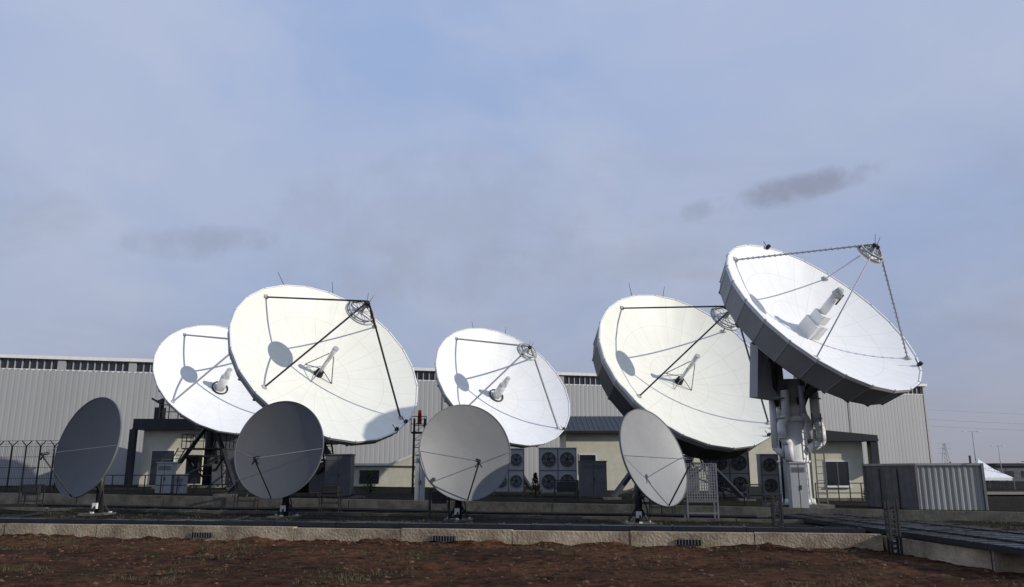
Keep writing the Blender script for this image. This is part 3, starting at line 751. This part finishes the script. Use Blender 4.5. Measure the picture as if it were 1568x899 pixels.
# ------------------------------------------------------------------ world + sun
S=V((.88,-.36,.365)).normalized()
w=bpy.data.worlds.new('World');scene.world=w;w.use_nodes=True;nt=w.node_tree;N=nt.nodes;L=nt.links
bg=N['Background'];bg.inputs['Strength'].default_value=.1
sky=N.new('ShaderNodeTexSky');sky.sky_type='NISHITA';sky.sun_disc=False;sky.sun_elevation=math.asin(S.z);sky.sun_rotation=math.atan2(S.x,S.y);sky.dust_density=1.5;sky.air_density=1.2
tc=N.new('ShaderNodeTexCoord');sp=N.new('ShaderNodeSeparateXYZ');L.new(tc.outputs['Generated'],sp.inputs[0])
def Mt(op,a,b2=None,c=None,clamp=False):
    x=N.new('ShaderNodeMath');x.operation=op;x.use_clamp=clamp
    for i,s in enumerate((a,b2,c)):
        if s is None:continue
        if isinstance(s,(int,float)):x.inputs[i].default_value=s
        else:L.new(s,x.inputs[i])
    return x.outputs[0]
zc=Mt('MAXIMUM',sp.outputs[2],0.0);den=Mt('ADD',zc,.38)
cb=N.new('ShaderNodeCombineXYZ');L.new(Mt('DIVIDE',sp.outputs[0],den),cb.inputs[0]);L.new(Mt('DIVIDE',sp.outputs[1],den),cb.inputs[1]);L.new(Mt('MULTIPLY',zc,1.5),cb.inputs[2])
def nz(sc,det,ro,loc,dist=0,stretch=(1,1,1),rot=0):
    mp=N.new('ShaderNodeMapping');mp.inputs['Location'].default_value=loc;mp.inputs['Scale'].default_value=stretch;mp.inputs['Rotation'].default_value=(0,0,rot);L.new(cb.outputs[0],mp.inputs[0])
    n=N.new('ShaderNodeTexNoise');n.inputs['Scale'].default_value=sc;n.inputs['Detail'].default_value=det;n.inputs['Roughness'].default_value=ro;n.inputs['Distortion'].default_value=dist
    L.new(mp.outputs[0],n.inputs['Vector']);return n.outputs['Fac']
def sm(f,a,b2):
    m=N.new('ShaderNodeMapRange');m.interpolation_type='SMOOTHSTEP';m.inputs[1].default_value=a;m.inputs[2].default_value=b2;L.new(f,m.inputs[0]);return m.outputs[0]
def mix(f,a,b2):
    m=N.new('ShaderNodeMix');m.data_type='RGBA'
    if isinstance(f,(int,float)):m.inputs[0].default_value=f
    else:L.new(f,m.inputs[0])
    for i,s in((6,a),(7,b2)):
        if isinstance(s,tuple):m.inputs[i].default_value=(*s,1)
        else:L.new(s,m.inputs[i])
    return m.outputs[2]
base=mix(.85,sky.outputs[0],(2.5,4.1,7.6))
thin=sm(nz(1.3,5,.5,(2.3,1.1,0),.2),.28,.66)
col=mix(Mt('ADD',Mt('MULTIPLY',thin,.7),.2),base,(4.5,5.25,7.2))
wisp=Mt('MULTIPLY',sm(nz(2.4,9,.58,(3.3,9.4,0),.4,(1.1,.8,1),.6),.42,.74),.4)
col=mix(wisp,col,(5.5,6.0,7.4))
dk=Mt('MULTIPLY',sm(nz(2.6,9,.6,(7.1,4.4,0),.4,(.8,1.2,1),-.3),.48,.72),.42)
dk=Mt('MULTIPLY',dk,sm(sp.outputs[2],.52,.25))
col=mix(dk,col,(3.2,3.6,4.7))
haze=Mt('POWER',2.718,Mt('MULTIPLY',zc,-4.5))
hz=mix(sm(sp.outputs[0],-.5,.6),(3.6,3.8,4.5),(3.3,3.2,3.5))
col=mix(Mt('MULTIPLY',haze,.9),col,hz)
dn=N.new('ShaderNodeTexNoise');dn.inputs['Scale'].default_value=16;dn.inputs['Detail'].default_value=8;dn.inputs['Roughness'].default_value=.6;L.new(tc.outputs['Generated'],dn.inputs['Vector'])
def blob(d,rx,rz,amt,soft=1.6,tint=(2.5,2.75,3.7)):
    global col
    d=V(d).normalized();r=V((d.y,-d.x,0)).normalized();u=r.cross(d)
    def dot(vv):
        x=N.new('ShaderNodeVectorMath');x.operation='DOT_PRODUCT';L.new(tc.outputs['Generated'],x.inputs[0]);x.inputs[1].default_value=vv;return x.outputs['Value']
    a=Mt('DIVIDE',dot(r),rx);c=Mt('DIVIDE',Mt('SUBTRACT',dot(u),Mt('MULTIPLY',dot(r),.12)),rz)
    q=Mt('ADD',Mt('MULTIPLY',a,a),Mt('MULTIPLY',c,c))
    q=Mt('SUBTRACT',q,Mt('MULTIPLY',Mt('SUBTRACT',dn.outputs['Fac'],.5),6.0))
    f=Mt('MULTIPLY',sm(Mt('MULTIPLY',q,-1),-soft,.6),amt)
    f=Mt('MULTIPLY',f,sm(dot(d),0,.3))
    col=mix(f,col,tint)
blob((.385,1,.372),.075,.016,.75);blob((.24,1,.335),.02,.012,.45);blob((-.42,1,.295),.09,.018,.4);blob((-.1,1,.32),.16,.07,.4,2.4,(3.2,3.6,4.7));blob((-.02,1,.25),.2,.03,.3,2.4,(3.2,3.6,4.6))
L.new(col,bg.inputs['Color'])
sd=bpy.data.lights.new('sun','SUN');sd.energy=3.5;sd.angle=math.radians(.6);sd.color=(1,.95,.86)
so=bpy.data.objects.new('sun',sd);scene.collection.objects.link(so);so.rotation_euler=S.to_track_quat('Z','Y').to_euler();so.location=(60,-30,40)
# ------------------------------------------------------------------ camera
cd=bpy.data.cameras.new('camera');cd.lens=28;cd.sensor_width=36;cd.clip_end=9000
co=bpy.data.objects.new('camera',cd);scene.collection.objects.link(co);co.location=(0,0,2.4);co.rotation_euler=(math.radians(90+12.73),0,0)
scene.camera=co
